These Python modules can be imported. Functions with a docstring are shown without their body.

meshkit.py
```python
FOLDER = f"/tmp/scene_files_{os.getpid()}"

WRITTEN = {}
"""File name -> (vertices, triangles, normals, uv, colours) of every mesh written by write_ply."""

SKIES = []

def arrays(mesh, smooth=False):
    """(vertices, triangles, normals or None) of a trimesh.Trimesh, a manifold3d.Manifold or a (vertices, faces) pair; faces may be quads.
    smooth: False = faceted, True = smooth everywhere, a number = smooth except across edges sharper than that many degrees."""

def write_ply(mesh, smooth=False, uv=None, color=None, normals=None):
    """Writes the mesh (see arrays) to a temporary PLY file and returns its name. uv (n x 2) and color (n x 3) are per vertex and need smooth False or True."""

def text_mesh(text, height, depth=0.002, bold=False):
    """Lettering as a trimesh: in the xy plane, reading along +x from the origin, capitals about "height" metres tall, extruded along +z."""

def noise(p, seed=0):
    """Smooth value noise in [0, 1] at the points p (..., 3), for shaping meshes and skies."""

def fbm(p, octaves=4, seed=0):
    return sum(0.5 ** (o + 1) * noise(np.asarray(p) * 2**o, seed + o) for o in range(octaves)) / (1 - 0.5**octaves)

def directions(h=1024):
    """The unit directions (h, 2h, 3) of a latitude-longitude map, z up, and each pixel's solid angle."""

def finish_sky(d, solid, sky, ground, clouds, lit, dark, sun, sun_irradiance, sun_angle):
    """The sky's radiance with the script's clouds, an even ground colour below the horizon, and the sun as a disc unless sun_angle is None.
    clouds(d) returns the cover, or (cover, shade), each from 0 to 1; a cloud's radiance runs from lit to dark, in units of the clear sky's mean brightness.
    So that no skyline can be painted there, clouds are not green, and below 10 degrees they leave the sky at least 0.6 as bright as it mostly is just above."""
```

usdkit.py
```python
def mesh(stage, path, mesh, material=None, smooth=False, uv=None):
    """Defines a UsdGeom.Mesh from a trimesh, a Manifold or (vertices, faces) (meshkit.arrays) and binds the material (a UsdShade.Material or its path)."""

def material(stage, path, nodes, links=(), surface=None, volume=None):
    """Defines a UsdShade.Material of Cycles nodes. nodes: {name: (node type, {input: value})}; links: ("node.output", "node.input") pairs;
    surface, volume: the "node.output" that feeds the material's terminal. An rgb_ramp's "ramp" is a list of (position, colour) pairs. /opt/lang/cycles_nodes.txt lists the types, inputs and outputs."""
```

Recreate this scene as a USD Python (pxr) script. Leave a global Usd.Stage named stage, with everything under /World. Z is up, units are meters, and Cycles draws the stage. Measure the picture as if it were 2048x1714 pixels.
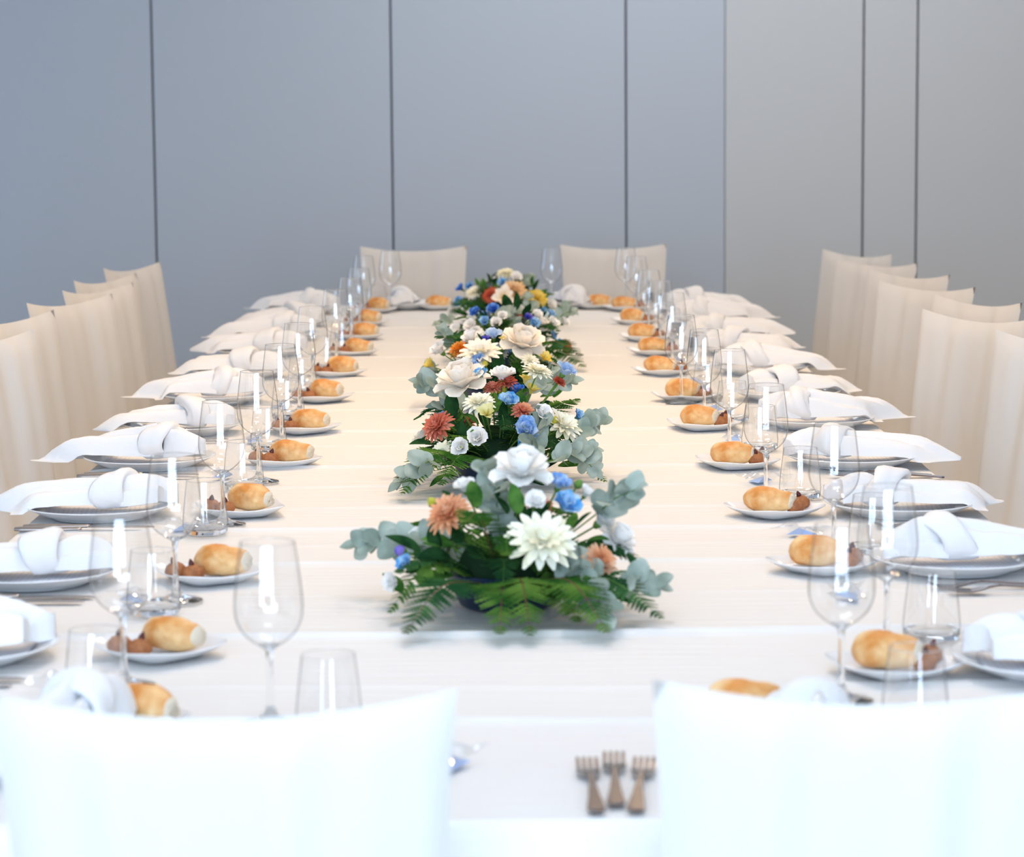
import math, random
import numpy as np
import trimesh
import shapely.geometry as sg
import usdkit
from meshkit import fbm, noise
from pxr import Gf, Sdf, Usd, UsdGeom, UsdLux, Vt

random.seed(7)
RNG = np.random.default_rng(7)
PI = math.pi
stage = Usd.Stage.CreateInMemory()
UsdGeom.SetStageUpAxis(stage, UsdGeom.Tokens.z)
UsdGeom.SetStageMetersPerUnit(stage, 1.0)
UsdGeom.Xform.Define(stage, '/World')
UsdGeom.Scope.Define(stage, '/World/Looks')

# ------------------------------------------------------------------ camera
cam = UsdGeom.Camera.Define(stage, '/World/camera')
F_PX = 5300.0
cam.CreateHorizontalApertureAttr(36.0)
cam.CreateVerticalApertureAttr(36.0 * 1714 / 2048)
cam.CreateFocalLengthAttr(36.0 * F_PX / 2048)
cam.CreateClippingRangeAttr(Gf.Vec2f(0.05, 60))
cam.CreateFStopAttr(6.4)
cam.CreateFocusDistanceAttr(5.35)
cam.CreateExposureAttr(0.49)
_fy = np.array([-17.0, 630.0, F_PX]); _fy /= np.linalg.norm(_fy)          # the table's long axis seen from the camera
_uz = np.array([-0.008, 1.0, 0.0]); _uz[2] = -(_uz[0] * _fy[0] + _uz[1] * _fy[1]) / _fy[2]; _uz /= np.linalg.norm(_uz)
_rx = np.cross(_fy, _uz)
_rx *= np.sign(_rx[0])
_M = np.array([_rx, _fy, _uz])                                            # columns: camera right, up, forward in the room
_m = Gf.Matrix4d(1.0)
_m.SetRow(0, Gf.Vec4d(*map(float, _M[:, 0]), 0)); _m.SetRow(1, Gf.Vec4d(*map(float, _M[:, 1]), 0))
_m.SetRow(2, Gf.Vec4d(*map(float, -_M[:, 2]), 0)); _m.SetRow(3, Gf.Vec4d(0, 0, 1.47, 1))
cam.AddTransformOp().Set(_m)

# ------------------------------------------------------------------ light
def rect_light(name, loc, rot, w, h, intensity, color):
    l = UsdLux.RectLight.Define(stage, '/World/' + name)
    l.CreateWidthAttr(w); l.CreateHeightAttr(h); l.CreateIntensityAttr(intensity); l.CreateColorAttr(Gf.Vec3f(*color))
    l.AddTranslateOp().Set(Gf.Vec3d(*loc)); l.AddRotateXYZOp().Set(Gf.Vec3f(*rot))

def spot(name, loc, r, intensity, color, cone=70.0):
    l = UsdLux.DiskLight.Define(stage, '/World/' + name)
    l.CreateRadiusAttr(r); l.CreateIntensityAttr(intensity); l.CreateColorAttr(Gf.Vec3f(*color))
    s = UsdLux.ShapingAPI.Apply(l.GetPrim()); s.CreateShapingConeAngleAttr(cone); s.CreateShapingConeSoftnessAttr(0.6)
    l.AddTranslateOp().Set(Gf.Vec3d(*loc))

DAY = (0.58, 0.76, 1.0)
WARM = (1.0, 0.72, 0.44)
WINDOWS = [(-1.85, 1.42), (-0.35, 1.42), (1.15, 1.42)]   # centre x and width of the windows in the wall behind the camera
for k, (wx, ww) in enumerate(WINDOWS):
    rect_light(f'daylight_{k}', (wx, -2.62, 1.70), (90, 0, 0), ww, 2.6, 10.8, DAY)
for k, (px, py, pw, pi, pc) in enumerate([(0, 1.6, 1.2, 3.6, (0.72, 0.84, 1.0)), (0, 3.5, 1.2, 3.6, (0.72, 0.84, 1.0)), (1.1, 10.9, 3.2, 3.6, (0.84, 0.92, 1.0))]):
    rect_light(f'added_fill_{k}', (px, py, 3.13), (0, 0, 0), pw, 0.6, pi, pc)   # added cool fill from above, no known fittings in the room
rect_light('added_side_glow', (-4.72, 10.6, 1.6), (0, -90, 0), 2.2, 1.6, 3.0, (0.45, 0.68, 1.0))  # added bluish glow for the left of the partition, no known window
for k, (lx, ly, li) in enumerate([(0.0, 4.2, 130), (-0.6, 5.6, 205), (0.6, 5.6, 205), (-0.6, 6.9, 190), (0.6, 6.9, 190), (-0.7, 8.6, 120), (0.7, 8.6, 120), (2.4, 8.8, 190)]):
    spot(f'ceiling_spot_{k}', (lx, ly, 3.12), 0.07, li, WARM, 48.0)

# ------------------------------------------------------------------ materials
def lin(*rgb):
    return tuple(((c / 255) / 12.92 if c / 255 <= 0.04045 else ((c / 255 + 0.055) / 1.055) ** 2.4) for c in rgb)

def plain(name, color, rough=0.5, metal=0.0, bump=None, spec=0.5, vary=None):
    """A matt (spec 0) or glossy surface of one colour, with noise for a second tone (colour, scale) and for relief (scale xyz, strength, distance)."""
    matt = spec == 0
    n = {'p': ('diffuse_bsdf', {'color': color}) if matt else ('principled_bsdf', {'base_color': color, 'roughness': rough, 'metallic': metal, 'specular_ior_level': spec})}
    l = []
    if vary or bump:
        n['tc'] = ('texture_coordinate', {})
    if vary:
        n['nz'] = ('noise_texture', {'scale': vary[1], 'detail': 3.0}); n['rr'] = ('rgb_ramp', {'ramp': [(0.35, color), (0.65, vary[0])]})
        l += [('tc.object', 'nz.vector'), ('nz.fac', 'rr.fac'), ('rr.color', 'p.color' if matt else 'p.base_color')]
    if bump:
        n['mp'] = ('mapping', {'scale': bump[0]}); n['nb'] = ('noise_texture', {'scale': 1.0, 'detail': 2.0, 'roughness': 0.6})
        n['b'] = ('bump', {'strength': bump[1], 'distance': bump[2]})
        l += [('tc.object', 'mp.vector'), ('mp.vector', 'nb.vector'), ('nb.fac', 'b.height'), ('b.normal', 'p.normal')]
    return usdkit.material(stage, '/World/Looks/' + name, n, l, surface='p.BSDF')

def petal_mat(name, c0, c1, scale=60.0, trans=0.35, ramp=(0.4, 0.62)):
    n = {'tc': ('texture_coordinate', {}), 'nz': ('noise_texture', {'scale': scale, 'detail': 2.0}),
         'rr': ('rgb_ramp', {'ramp': [(ramp[0], c0), (ramp[1], c1)]}), 'p': ('diffuse_bsdf', {}), 't': ('translucent_bsdf', {}), 'm': ('mix_closure', {'fac': trans})}
    l = [('tc.object', 'nz.vector'), ('nz.fac', 'rr.fac'), ('rr.color', 'p.color'), ('rr.color', 't.color'), ('p.BSDF', 'm.closure1'), ('t.BSDF', 'm.closure2')]
    return usdkit.material(stage, '/World/Looks/' + name, n, l, surface='m.closure')

M = {}
M['cloth'] = plain('table_linen', (0.83, 0.81, 0.79), 0.75, bump=((5, 60, 60), 0.6, 0.006), spec=0)
M['napkin'] = plain('napkin_linen', (0.84, 0.83, 0.83), 0.7, bump=((70, 26, 40), 0.4, 0.004), spec=0)
M['cover'] = plain('chair_cover_cotton', (0.66, 0.63, 0.595), 0.85, spec=0)
M['ceramic'] = plain('white_porcelain', (0.88, 0.89, 0.90), 0.12, spec=0.5)
M['silver'] = plain('cutlery_steel', (0.46, 0.42, 0.40), 0.27, 1.0)
M['fork_steel'] = plain('dark_cutlery_steel', (0.22, 0.19, 0.19), 0.22, 1.0)
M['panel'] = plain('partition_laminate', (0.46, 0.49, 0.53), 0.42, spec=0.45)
M['panel_warm'] = plain('partition_warm_tone', (0.53, 0.53, 0.525), 0.42, spec=0.45)  # warmer, paler tone for the panels right of the flush joint
M['seam'] = plain('seam_black', (0.13, 0.13, 0.16), 0.6)
M['paint'] = plain('wall_paint', (0.80, 0.79, 0.77), spec=0)
M['ceil'] = plain('ceiling_paint', (0.88, 0.88, 0.87), spec=0)
M['floor'] = plain('carpet', (0.46, 0.41, 0.37), spec=0)
M['wood'] = plain('table_wood', (0.35, 0.24, 0.15), spec=0)
M['frame'] = plain('window_frame_paint', (0.7, 0.7, 0.7), 0.4)
M['crust'] = plain('bread_crust', lin(216, 142, 68), 0.5, vary=(lin(244, 206, 150), 30.0), bump=((70, 70, 70), 0.5, 0.003), spec=0.3)
M['crumb'] = plain('bread_crumb', lin(232, 218, 196), bump=((260, 260, 260), 0.8, 0.003), spec=0)
M['truffle'] = plain('truffle_brown', lin(176, 112, 66), 0.6, vary=(lin(150, 90, 52), 90.0), bump=((220, 220, 220), 0.6, 0.003))
M['berry'] = plain('dark_topping', lin(84, 26, 26), 0.4, bump=((300, 300, 300), 0.5, 0.002))
M['bowl'] = plain('dark_blue_bowl', lin(20, 42, 70), 0.35)
M['foam'] = plain('floral_foam', lin(34, 54, 36), spec=0)
M['stem'] = plain('stem_green', lin(96, 128, 62), spec=0)
M['twig'] = plain('twig_brown', lin(120, 84, 62), spec=0)
M['slip'] = plain('blue_paper', lin(172, 198, 242), 0.6)
M['leaf'] = petal_mat('broad_leaf', lin(56, 104, 46), lin(104, 152, 72), 30.0, 0.3)
M['leaf_dark'] = petal_mat('dark_leaf', lin(26, 58, 34), lin(48, 86, 48), 30.0, 0.25)
M['fern'] = petal_mat('fern_green', lin(58, 106, 44), lin(112, 150, 66), 18.0, 0.35)
M['fern_dark'] = petal_mat('fern_dark', lin(40, 84, 50), lin(74, 118, 68), 18.0, 0.3)
M['euc'] = petal_mat('eucalyptus_grey_green', lin(140, 156, 144), lin(180, 194, 184), 24.0, 0.2)
M['center'] = plain('flower_centre', lin(240, 206, 60), 0.8, bump=((900, 900, 900), 0.8, 0.002))
M['green_center'] = plain('flower_centre_green', lin(186, 190, 90), 0.7)
W = lin(250, 246, 236)
COL = {'white': (lin(253, 251, 247), lin(247, 245, 240)), 'ivory': (lin(253, 247, 236), lin(251, 239, 222)), 'cream': (lin(252, 250, 234), lin(248, 242, 212)),
       'daisy': (lin(252, 248, 236), lin(250, 242, 220)), 'blue': (lin(92, 168, 228), lin(200, 228, 246)), 'deepblue': (lin(56, 108, 206), lin(126, 174, 236)),
       'sky': (lin(120, 170, 232), lin(206, 226, 248)), 'ice': (lin(176, 204, 240), lin(214, 230, 248)), 'violet': (lin(70, 80, 200), lin(150, 130, 214)),
       'peach': (lin(240, 174, 128), lin(246, 204, 168)), 'peachpink': (lin(226, 142, 118), lin(240, 180, 140)), 'peachlight': (lin(246, 206, 150), lin(250, 222, 180)),
       'coral': (lin(222, 124, 98), lin(238, 164, 138)), 'red': (lin(206, 92, 68), lin(228, 130, 102)), 'orange': (lin(238, 150, 50), lin(246, 176, 88)),
       'yellow': (lin(236, 206, 80), lin(246, 228, 140)), 'yellowgreen': (lin(222, 218, 140), lin(238, 234, 180)), 'lime': (lin(200, 196, 60), lin(224, 214, 100)), 'green': (lin(110, 150, 70), lin(140, 176, 96))}
for k, (a, b) in COL.items():
    M['petal_' + k] = petal_mat('petal_' + k, a, b, 70.0 if k in ('blue', 'deepblue', 'sky') else 30.0, 0.14 if k in ('white', 'ivory', 'cream', 'daisy') else 0.26)

def clear_thin(name, tint, f0=0.095, gloss_rough=0.02, edge=(0.50, 0.51, 0.53), top=0.30):
    """A thin wall of clear glass: see-through straight on, mirroring and a little darker at grazing angles."""
    n = {'lw': ('layer_weight', {'blend': 0.5}), 'rr': ('rgb_ramp', {'ramp': [(0.0, tint), (0.62, tint), (0.90, edge), (1.0, edge)]}), 't': ('transparent_bsdf', {}),
         'g': ('glossy_bsdf', {'color': (1, 1, 1), 'roughness': gloss_rough}), 'f': ('rgb_ramp', {'ramp': [(0.0, (f0,) * 3), (0.5, (f0 * 1.15,) * 3), (0.8, (f0 + 0.08,) * 3), (1.0, (top,) * 3)]}), 'm': ('mix_closure', {})}
    l = [('lw.facing', 'rr.fac'), ('rr.color', 't.color'), ('lw.facing', 'f.fac'), ('f.color', 'm.fac'), ('t.BSDF', 'm.closure1'), ('g.BSDF', 'm.closure2')]
    return usdkit.material(stage, '/World/Looks/' + name, n, l, surface='m.closure')

M['glass_thin'] = clear_thin('glass_wall', (0.985, 0.988, 0.99))
M['film'] = clear_thin('cellophane', (0.95, 0.96, 0.97), 0.22, 0.06, (0.8, 0.83, 0.9))
M['glass'] = usdkit.material(stage, '/World/Looks/glass_solid', {'p': ('principled_bsdf', {'base_color': (0.97, 0.98, 0.985), 'roughness': 0.0, 'ior': 1.46, 'transmission_weight': 1.0})}, surface='p.BSDF')
# a card printed with rows of small text
M['card'] = usdkit.material(stage, '/World/Looks/printed_card', {
    'tc': ('texture_coordinate', {}), 'xyz': ('separate_xyz', {}), 'rows': ('math', {'math_type': 'modulo', 'value2': 0.0085}), 'row_on': ('math', {'math_type': 'greater_than', 'value2': 0.0064}),
    'sh': ('math', {'math_type': 'add', 'value2': 1.0}),
    'mp': ('mapping', {'scale': (380, 120, 1)}), 'nz': ('noise_texture', {'scale': 1.0, 'detail': 1.0}), 'ink': ('math', {'math_type': 'greater_than', 'value2': 0.5}),
    'ax': ('math', {'math_type': 'absolute'}), 'inside': ('math', {'math_type': 'less_than', 'value2': 0.062}), 'a1': ('math', {'math_type': 'multiply'}), 'a2': ('math', {'math_type': 'multiply'}),
    'c': ('mix', {'color1': (0.86, 0.86, 0.89), 'color2': (0.66, 0.67, 0.77)}), 'p': ('principled_bsdf', {'roughness': 0.6})},
    [('tc.object', 'xyz.vector'), ('xyz.y', 'sh.value1'), ('sh.value', 'rows.value1'), ('rows.value', 'row_on.value1'), ('tc.object', 'mp.vector'), ('mp.vector', 'nz.vector'), ('nz.fac', 'ink.value1'),
     ('xyz.x', 'ax.value1'), ('ax.value', 'inside.value1'), ('row_on.value', 'a1.value1'), ('ink.value', 'a1.value2'), ('a1.value', 'a2.value1'), ('inside.value', 'a2.value2'), ('a2.value', 'c.fac'), ('c.color', 'p.base_color')], surface='p.BSDF')

# ------------------------------------------------------------------ helpers
TAKEN = {}
def numbered(parent, name):
    k = TAKEN.setdefault((parent, name), -1) + 1
    TAKEN[(parent, name)] = k
    return f'{parent}/{name}' + (f'_{k:03d}' if k else '')

def path_of(parent):
    return '/World' if parent is None else (parent if isinstance(parent, str) else str(parent.GetPath()))

def obj(name, mesh, mat, parent=None, smooth=40):
    p = usdkit.mesh(stage, numbered(path_of(parent), name), mesh, M[mat], smooth=smooth)
    return p.GetPrim()

def tag(o, label=None, cat=None, group=None, kind=None):
    for key, v in (('label', label), ('category', cat), ('group', group), ('kind', kind)):
        if v:
            o.SetCustomDataByKey(key, v)
    return o

def holder(name, parent=None, loc=(0, 0, 0), rotz=0.0):
    x = UsdGeom.Xform.Define(stage, numbered(path_of(parent), name))
    x.AddTranslateOp().Set(Gf.Vec3d(*map(float, loc))); x.AddRotateZOp().Set(float(math.degrees(rotz)))
    return x.GetPrim()

def thing(name, label, cat, loc=(0, 0, 0), rotz=0.0, group=None):
    return tag(holder(name, None, loc, rotz), label, cat, group)

PROTO = {}
def place(key, name, label, cat, loc, rotz, group, build):
    """The first of a kind (key) is built with its parts; every later one is an Xform that references it."""
    t = thing(name, label, cat, loc, rotz, group)
    if key not in PROTO:
        build(t); PROTO[key] = t.GetPath()
    else:
        t.GetReferences().AddInternalReference(PROTO[key]); t.SetInstanceable(True)
    return t

def join(*ms):
    vs, fs, n = [], [], 0
    for v, f in ms:
        f = np.asarray(f, int)
        if f.shape[1] == 4:
            f = np.vstack([f[:, [0, 1, 2]], f[:, [0, 2, 3]]])
        vs.append(np.asarray(v, float)); fs.append(f + n); n += len(v)
    return np.vstack(vs), np.vstack(fs)

def lathe(profile, n=40, sx=1.0, sy=1.0):
    """Profile of (r, z) from the bottom up along the outside; poles where r is 0."""
    rings, v, f = [], [], []
    a = np.arange(n) / n * 2 * PI
    for r, z in profile:
        if r < 1e-7:
            rings.append(np.full(n, len(v))); v.append((0, 0, z))
        else:
            rings.append(np.arange(n) + len(v)); v += [(r * math.cos(t) * sx, r * math.sin(t) * sy, z) for t in a]
    for A, B in zip(rings, rings[1:]):
        for j in range(n):
            k = (j + 1) % n
            if A[j] != A[k]: f.append((A[j], A[k], B[k]))
            if B[j] != B[k]: f.append((A[j], B[k], B[j]))
    return np.array(v, float), np.array(f)

def spline(pts, n):
    """A smooth curve through the points (Catmull-Rom)."""
    p = np.asarray(pts, float)
    p = np.vstack([2 * p[0] - p[1], p, 2 * p[-1] - p[-2]])
    out = []
    m = len(p) - 3
    for t in np.linspace(0, m, n):
        i = min(int(t), m - 1); u = t - i
        a, b, c, d = p[i:i + 4]
        out.append(0.5 * (2 * b + (c - a) * u + (2 * a - 5 * b + 4 * c - d) * u * u + (3 * b - a - 3 * c + d) * u ** 3))
    return np.array(out)

def tube(pts, r, n=6):
    p = np.asarray(pts, float); r = np.broadcast_to(r, len(p))
    t = np.gradient(p, axis=0); t /= np.linalg.norm(t, axis=1, keepdims=True) + 1e-12
    up = np.array([0, 0, 1.0]) if abs(t[0][2]) < 0.9 else np.array([1.0, 0, 0])
    v, f = [], []
    for i in range(len(p)):
        s = np.cross(t[i], up); s /= np.linalg.norm(s) + 1e-12; u = np.cross(s, t[i])
        for k in range(n):
            q = 2 * PI * k / n
            v.append(p[i] + r[i] * (math.cos(q) * s + math.sin(q) * u))
    for i in range(len(p) - 1):
        for k in range(n):
            a, b = i * n + k, i * n + (k + 1) % n
            f += [(a, b, b + n), (a, b + n, a + n)]
    v += [p[0], p[-1]]
    for k in range(n):
        f += [(len(v) - 2, (k + 1) % n, k), (len(v) - 1, (len(p) - 1) * n + k, (len(p) - 1) * n + (k + 1) % n)]
    return np.array(v), np.array(f)

def box(x0, x1, y0, y1, z0, z1):
    m = trimesh.creation.box((x1 - x0, y1 - y0, z1 - z0))
    return m.vertices + np.array([(x0 + x1) / 2, (y0 + y1) / 2, (z0 + z1) / 2]), m.faces

def grid_faces(nu, nv, wrap=False):
    f = []
    for i in range(nu - 1):
        for j in range(nv if wrap else nv - 1):
            a, b = i * nv + j, i * nv + (j + 1) % nv
            f += [(a, b, b + nv), (a, b + nv, a + nv)]
    return np.array(f)

def turn(v, axis, ang):
    c, s = math.cos(ang), math.sin(ang)
    R = {'x': [[1, 0, 0], [0, c, -s], [0, s, c]], 'y': [[c, 0, s], [0, 1, 0], [-s, 0, c]], 'z': [[c, -s, 0], [s, c, 0], [0, 0, 1]]}[axis]
    return np.asarray(v) @ np.array(R).T

def aim(v, d, spin=0.0):
    """Turns local +z to the direction d."""
    d = np.asarray(d, float); d = d / np.linalg.norm(d)
    a = np.array([0, 0, 1.0]) if abs(d[2]) < 0.95 else np.array([1.0, 0, 0])
    x = np.cross(a, d); x /= np.linalg.norm(x); y = np.cross(d, x)
    return turn(v, 'z', spin) @ np.array([x, y, d])

# ------------------------------------------------------------------ the room
ROOM_X, REAR, FRONT, HIGH = 4.6, -2.5, 12.0, 3.15
tag(obj('floor', box(-ROOM_X, ROOM_X, REAR, FRONT + 0.2, -0.1, 0.0), 'floor', smooth=False), 'dark carpet floor under the banquet table', kind='structure')
tag(obj('ceiling', box(-ROOM_X, ROOM_X, REAR, FRONT + 0.2, HIGH, HIGH + 0.1), 'ceil', smooth=False), 'plain white ceiling of the room', kind='structure')
tag(obj('wall_left', join(box(-ROOM_X - 0.1, -ROOM_X, REAR, 9.5, -0.1, HIGH + 0.1), box(-ROOM_X - 0.1, -ROOM_X, 11.7, FRONT + 0.2, -0.1, HIGH + 0.1), box(-ROOM_X - 0.1, -ROOM_X, 9.5, 11.7, -0.1, 0.8), box(-ROOM_X - 0.1, -ROOM_X, 9.5, 11.7, 2.4, HIGH + 0.1)), 'paint', smooth=False), 'plain painted side wall with one opening made for the added side glow', kind='structure')  # opening is made up, it only lets the added side glow in
tag(obj('wall_right', box(ROOM_X, ROOM_X + 0.1, REAR, FRONT + 0.2, -0.1, HIGH + 0.1), 'paint', smooth=False), 'plain painted side wall', kind='structure')
# the grey partition beyond the table: tall panels with dark joints
wall = tag(holder('wall_front'), 'grey satin partition wall of tall panels with thin dark joints', kind='structure')
obj('backing', box(-ROOM_X, ROOM_X, FRONT + 0.03, FRONT + 0.2, 0, HIGH), 'seam', wall, smooth=False)
def slab(x0, x1, z0, z1, y0, y1, c=0.003):
    a = np.array([(x0, z0), (x1, z0), (x1, z1), (x0, z1)])
    b = np.array([(x0 + c, z0 + c), (x1 - c, z0 + c), (x1 - c, z1 - c), (x0 + c, z1 - c)])
    v = [(p[0], y1, p[1]) for p in a] + [(p[0], y0 + c, p[1]) for p in a] + [(p[0], y0, p[1]) for p in b]
    f = [(8, 9, 10), (8, 10, 11)]
    for k in range(4):
        l = (k + 1) % 4
        f += [(4 + k, 4 + l, 8 + l), (4 + k, 8 + l, 8 + k), (k, l, 4 + l), (k, 4 + l, 4 + k)]
    return np.array(v, float), np.array(f)
EDGES = [-4.6, -3.70, -2.64, -1.574, -0.503, 0.551, 0.996, 1.619, 1.861, 2.93, 3.99, 4.6]
for a, b in zip(EDGES, EDGES[1:]):
    ga = 0.0012 if a == 0.996 else 0.0042
    gb = 0.0012 if b == 0.996 else 0.0042
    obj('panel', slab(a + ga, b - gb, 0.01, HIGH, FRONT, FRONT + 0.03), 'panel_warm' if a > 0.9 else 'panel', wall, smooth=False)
# the wall behind the camera, with three windows
wall = tag(holder('wall_rear'), 'painted wall with three tall windows', kind='structure')
xs = [-ROOM_X]
for wx, ww in WINDOWS:
    xs += [wx - ww / 2, wx + ww / 2]
xs.append(ROOM_X)
for k in range(0, len(xs), 2):
    obj('pier', box(xs[k], xs[k + 1], REAR - 0.15, REAR, -0.1, HIGH), 'paint', wall, smooth=False)
for k, (wx, ww) in enumerate(WINDOWS):
    obj('apron', box(wx - ww / 2, wx + ww / 2, REAR - 0.15, REAR, -0.1, 0.4), 'paint', wall, smooth=False)
    obj('lintel', box(wx - ww / 2, wx + ww / 2, REAR - 0.15, REAR, 2.7, HIGH), 'paint', wall, smooth=False)
    w = tag(holder(f'window_{k + 1}', None, (wx, REAR - 0.05, 1.70)), 'tall window with a white frame', kind='structure')
    h, t = ww / 2, 0.04
    obj('frame', join(box(-h, -h + t, -0.03, 0.03, -1.3, 1.3), box(h - t, h, -0.03, 0.03, -1.3, 1.3), box(-h, h, -0.03, 0.03, -1.3, -1.3 + t), box(-h, h, -0.03, 0.03, 1.3 - t, 1.3), box(-0.02, 0.02, -0.02, 0.02, -1.3, 1.3)), 'frame', w, smooth=False)

# ------------------------------------------------------------------ the table and its cloth
TX, TY0, TY1, TZ = 0.85, 2.655, 10.06, 0.75
table = thing('banquet_table', 'long banquet table standing beneath the white tablecloth', 'table', (0, (TY0 + TY1) / 2, 0))
hl = (TY1 - TY0) / 2
obj('tabletop', box(-TX + 0.01, TX - 0.01, -hl + 0.01, hl - 0.01, TZ - 0.035, TZ - 0.004), 'wood', table, smooth=False)
for sx in (-1, 1):
    for sy in (-0.93, -0.31, 0.31, 0.93):
        obj('leg', box(sx * 0.72 - 0.03, sx * 0.72 + 0.03, sy * hl - 0.03, sy * hl + 0.03, 0, TZ - 0.03), 'wood', table, smooth=False)

CREASES = [(2.93, .0), (3.087, 1), (3.30, .35), (3.62, 1.25), (3.93, .3), (4.20, 1.0), (4.40, .3), (4.565, 1.0), (4.83, .45), (5.10, .6), (5.37, .9), (5.75, .35), (6.02, .8), (6.45, .6), (6.85, .7), (7.25, .5), (7.85, .8), (8.35, .5), (8.95, .7), (9.45, .4)]
def cloth_z(x, y):
    z = np.zeros_like(x)
    for yc, a in CREASES:
        d = y - yc - 0.012 * np.sin(1.7 * x + yc * 5) - 0.006 * np.sin(5 * x + yc * 3)
        z += a * (0.0062 * np.exp(-(d / 0.011) ** 2) + 0.0025 * np.exp(-(d / 0.05) ** 2))
    z += 0.0022 * (fbm(np.stack([x * 2.2, y * 11.0, 0 * x], -1), 3, 5) - 0.5)
    return z
ys = [TY0]
while ys[-1] < TY1:
    d = min(abs(ys[-1] - yc) for yc, _ in CREASES)
    ys.append(ys[-1] + (0.005 if d < 0.06 else 0.014))
ys[-1] = TY1
ys = np.array(ys); xs = np.linspace(-TX, TX, 47)
X, Y = np.meshgrid(xs, ys)
fade = np.clip(np.minimum(TX - np.abs(X), np.minimum(Y - TY0, TY1 - Y)) / 0.03, 0, 1)
Z = TZ + cloth_z(X, Y) * (0.3 + 0.7 * fade)
nx, ny = len(xs), len(ys)
V = [np.stack([X, Y, Z], -1).reshape(-1, 3)]
F = [grid_faces(ny, nx)]
loop = [i for i in range(nx)] + [j * nx + nx - 1 for j in range(1, ny)] + [(ny - 1) * nx + i for i in range(nx - 2, -1, -1)] + [j * nx for j in range(ny - 2, 0, -1)]
P = V[0][loop]
nrm = np.zeros_like(P)
nrm[:, 0] = np.where(P[:, 0] <= -TX + 1e-6, -1, np.where(P[:, 0] >= TX - 1e-6, 1, 0))
nrm[:, 1] = np.where(P[:, 1] <= TY0 + 1e-6, -1, np.where(P[:, 1] >= TY1 - 1e-6, 1, 0))
nrm /= np.linalg.norm(nrm, axis=1, keepdims=True)
arc = np.concatenate([[0], np.cumsum(np.linalg.norm(np.diff(P[:, :2], axis=0), axis=1))])
prev, base = np.array(loop), len(V[0])
for out, down, amp in ((0.004, 0.0015, 0), (0.007, 0.006, 0), (0.009, 0.018, 0.05), (0.011, 0.07, 0.25), (0.014, 0.14, 0.5), (0.017, 0.22, 0.8)):
    wv = 0.022 * np.sin(arc * 17) + 0.014 * np.sin(arc * 29 + 1.3)
    R = P + nrm * (out + amp * (wv + 0.03))[:, None] * (1.0 if True else 0)
    R[:, 2] = P[:, 2] * 0 + TZ - down
    V.append(R); cur = np.arange(len(R)) + base; base += len(R)
    k = np.arange(len(R)); k2 = (k + 1) % len(R)
    F.append(np.vstack([np.stack([prev[k2], prev[k], cur[k]], 1), np.stack([prev[k2], cur[k], cur[k2]], 1)]))
    prev = cur
tag(obj('tablecloth', (np.vstack(V), np.vstack(F)), 'cloth', smooth=60), 'white tablecloth with ironed cross creases spread over the long banquet table', 'tablecloth')

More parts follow.
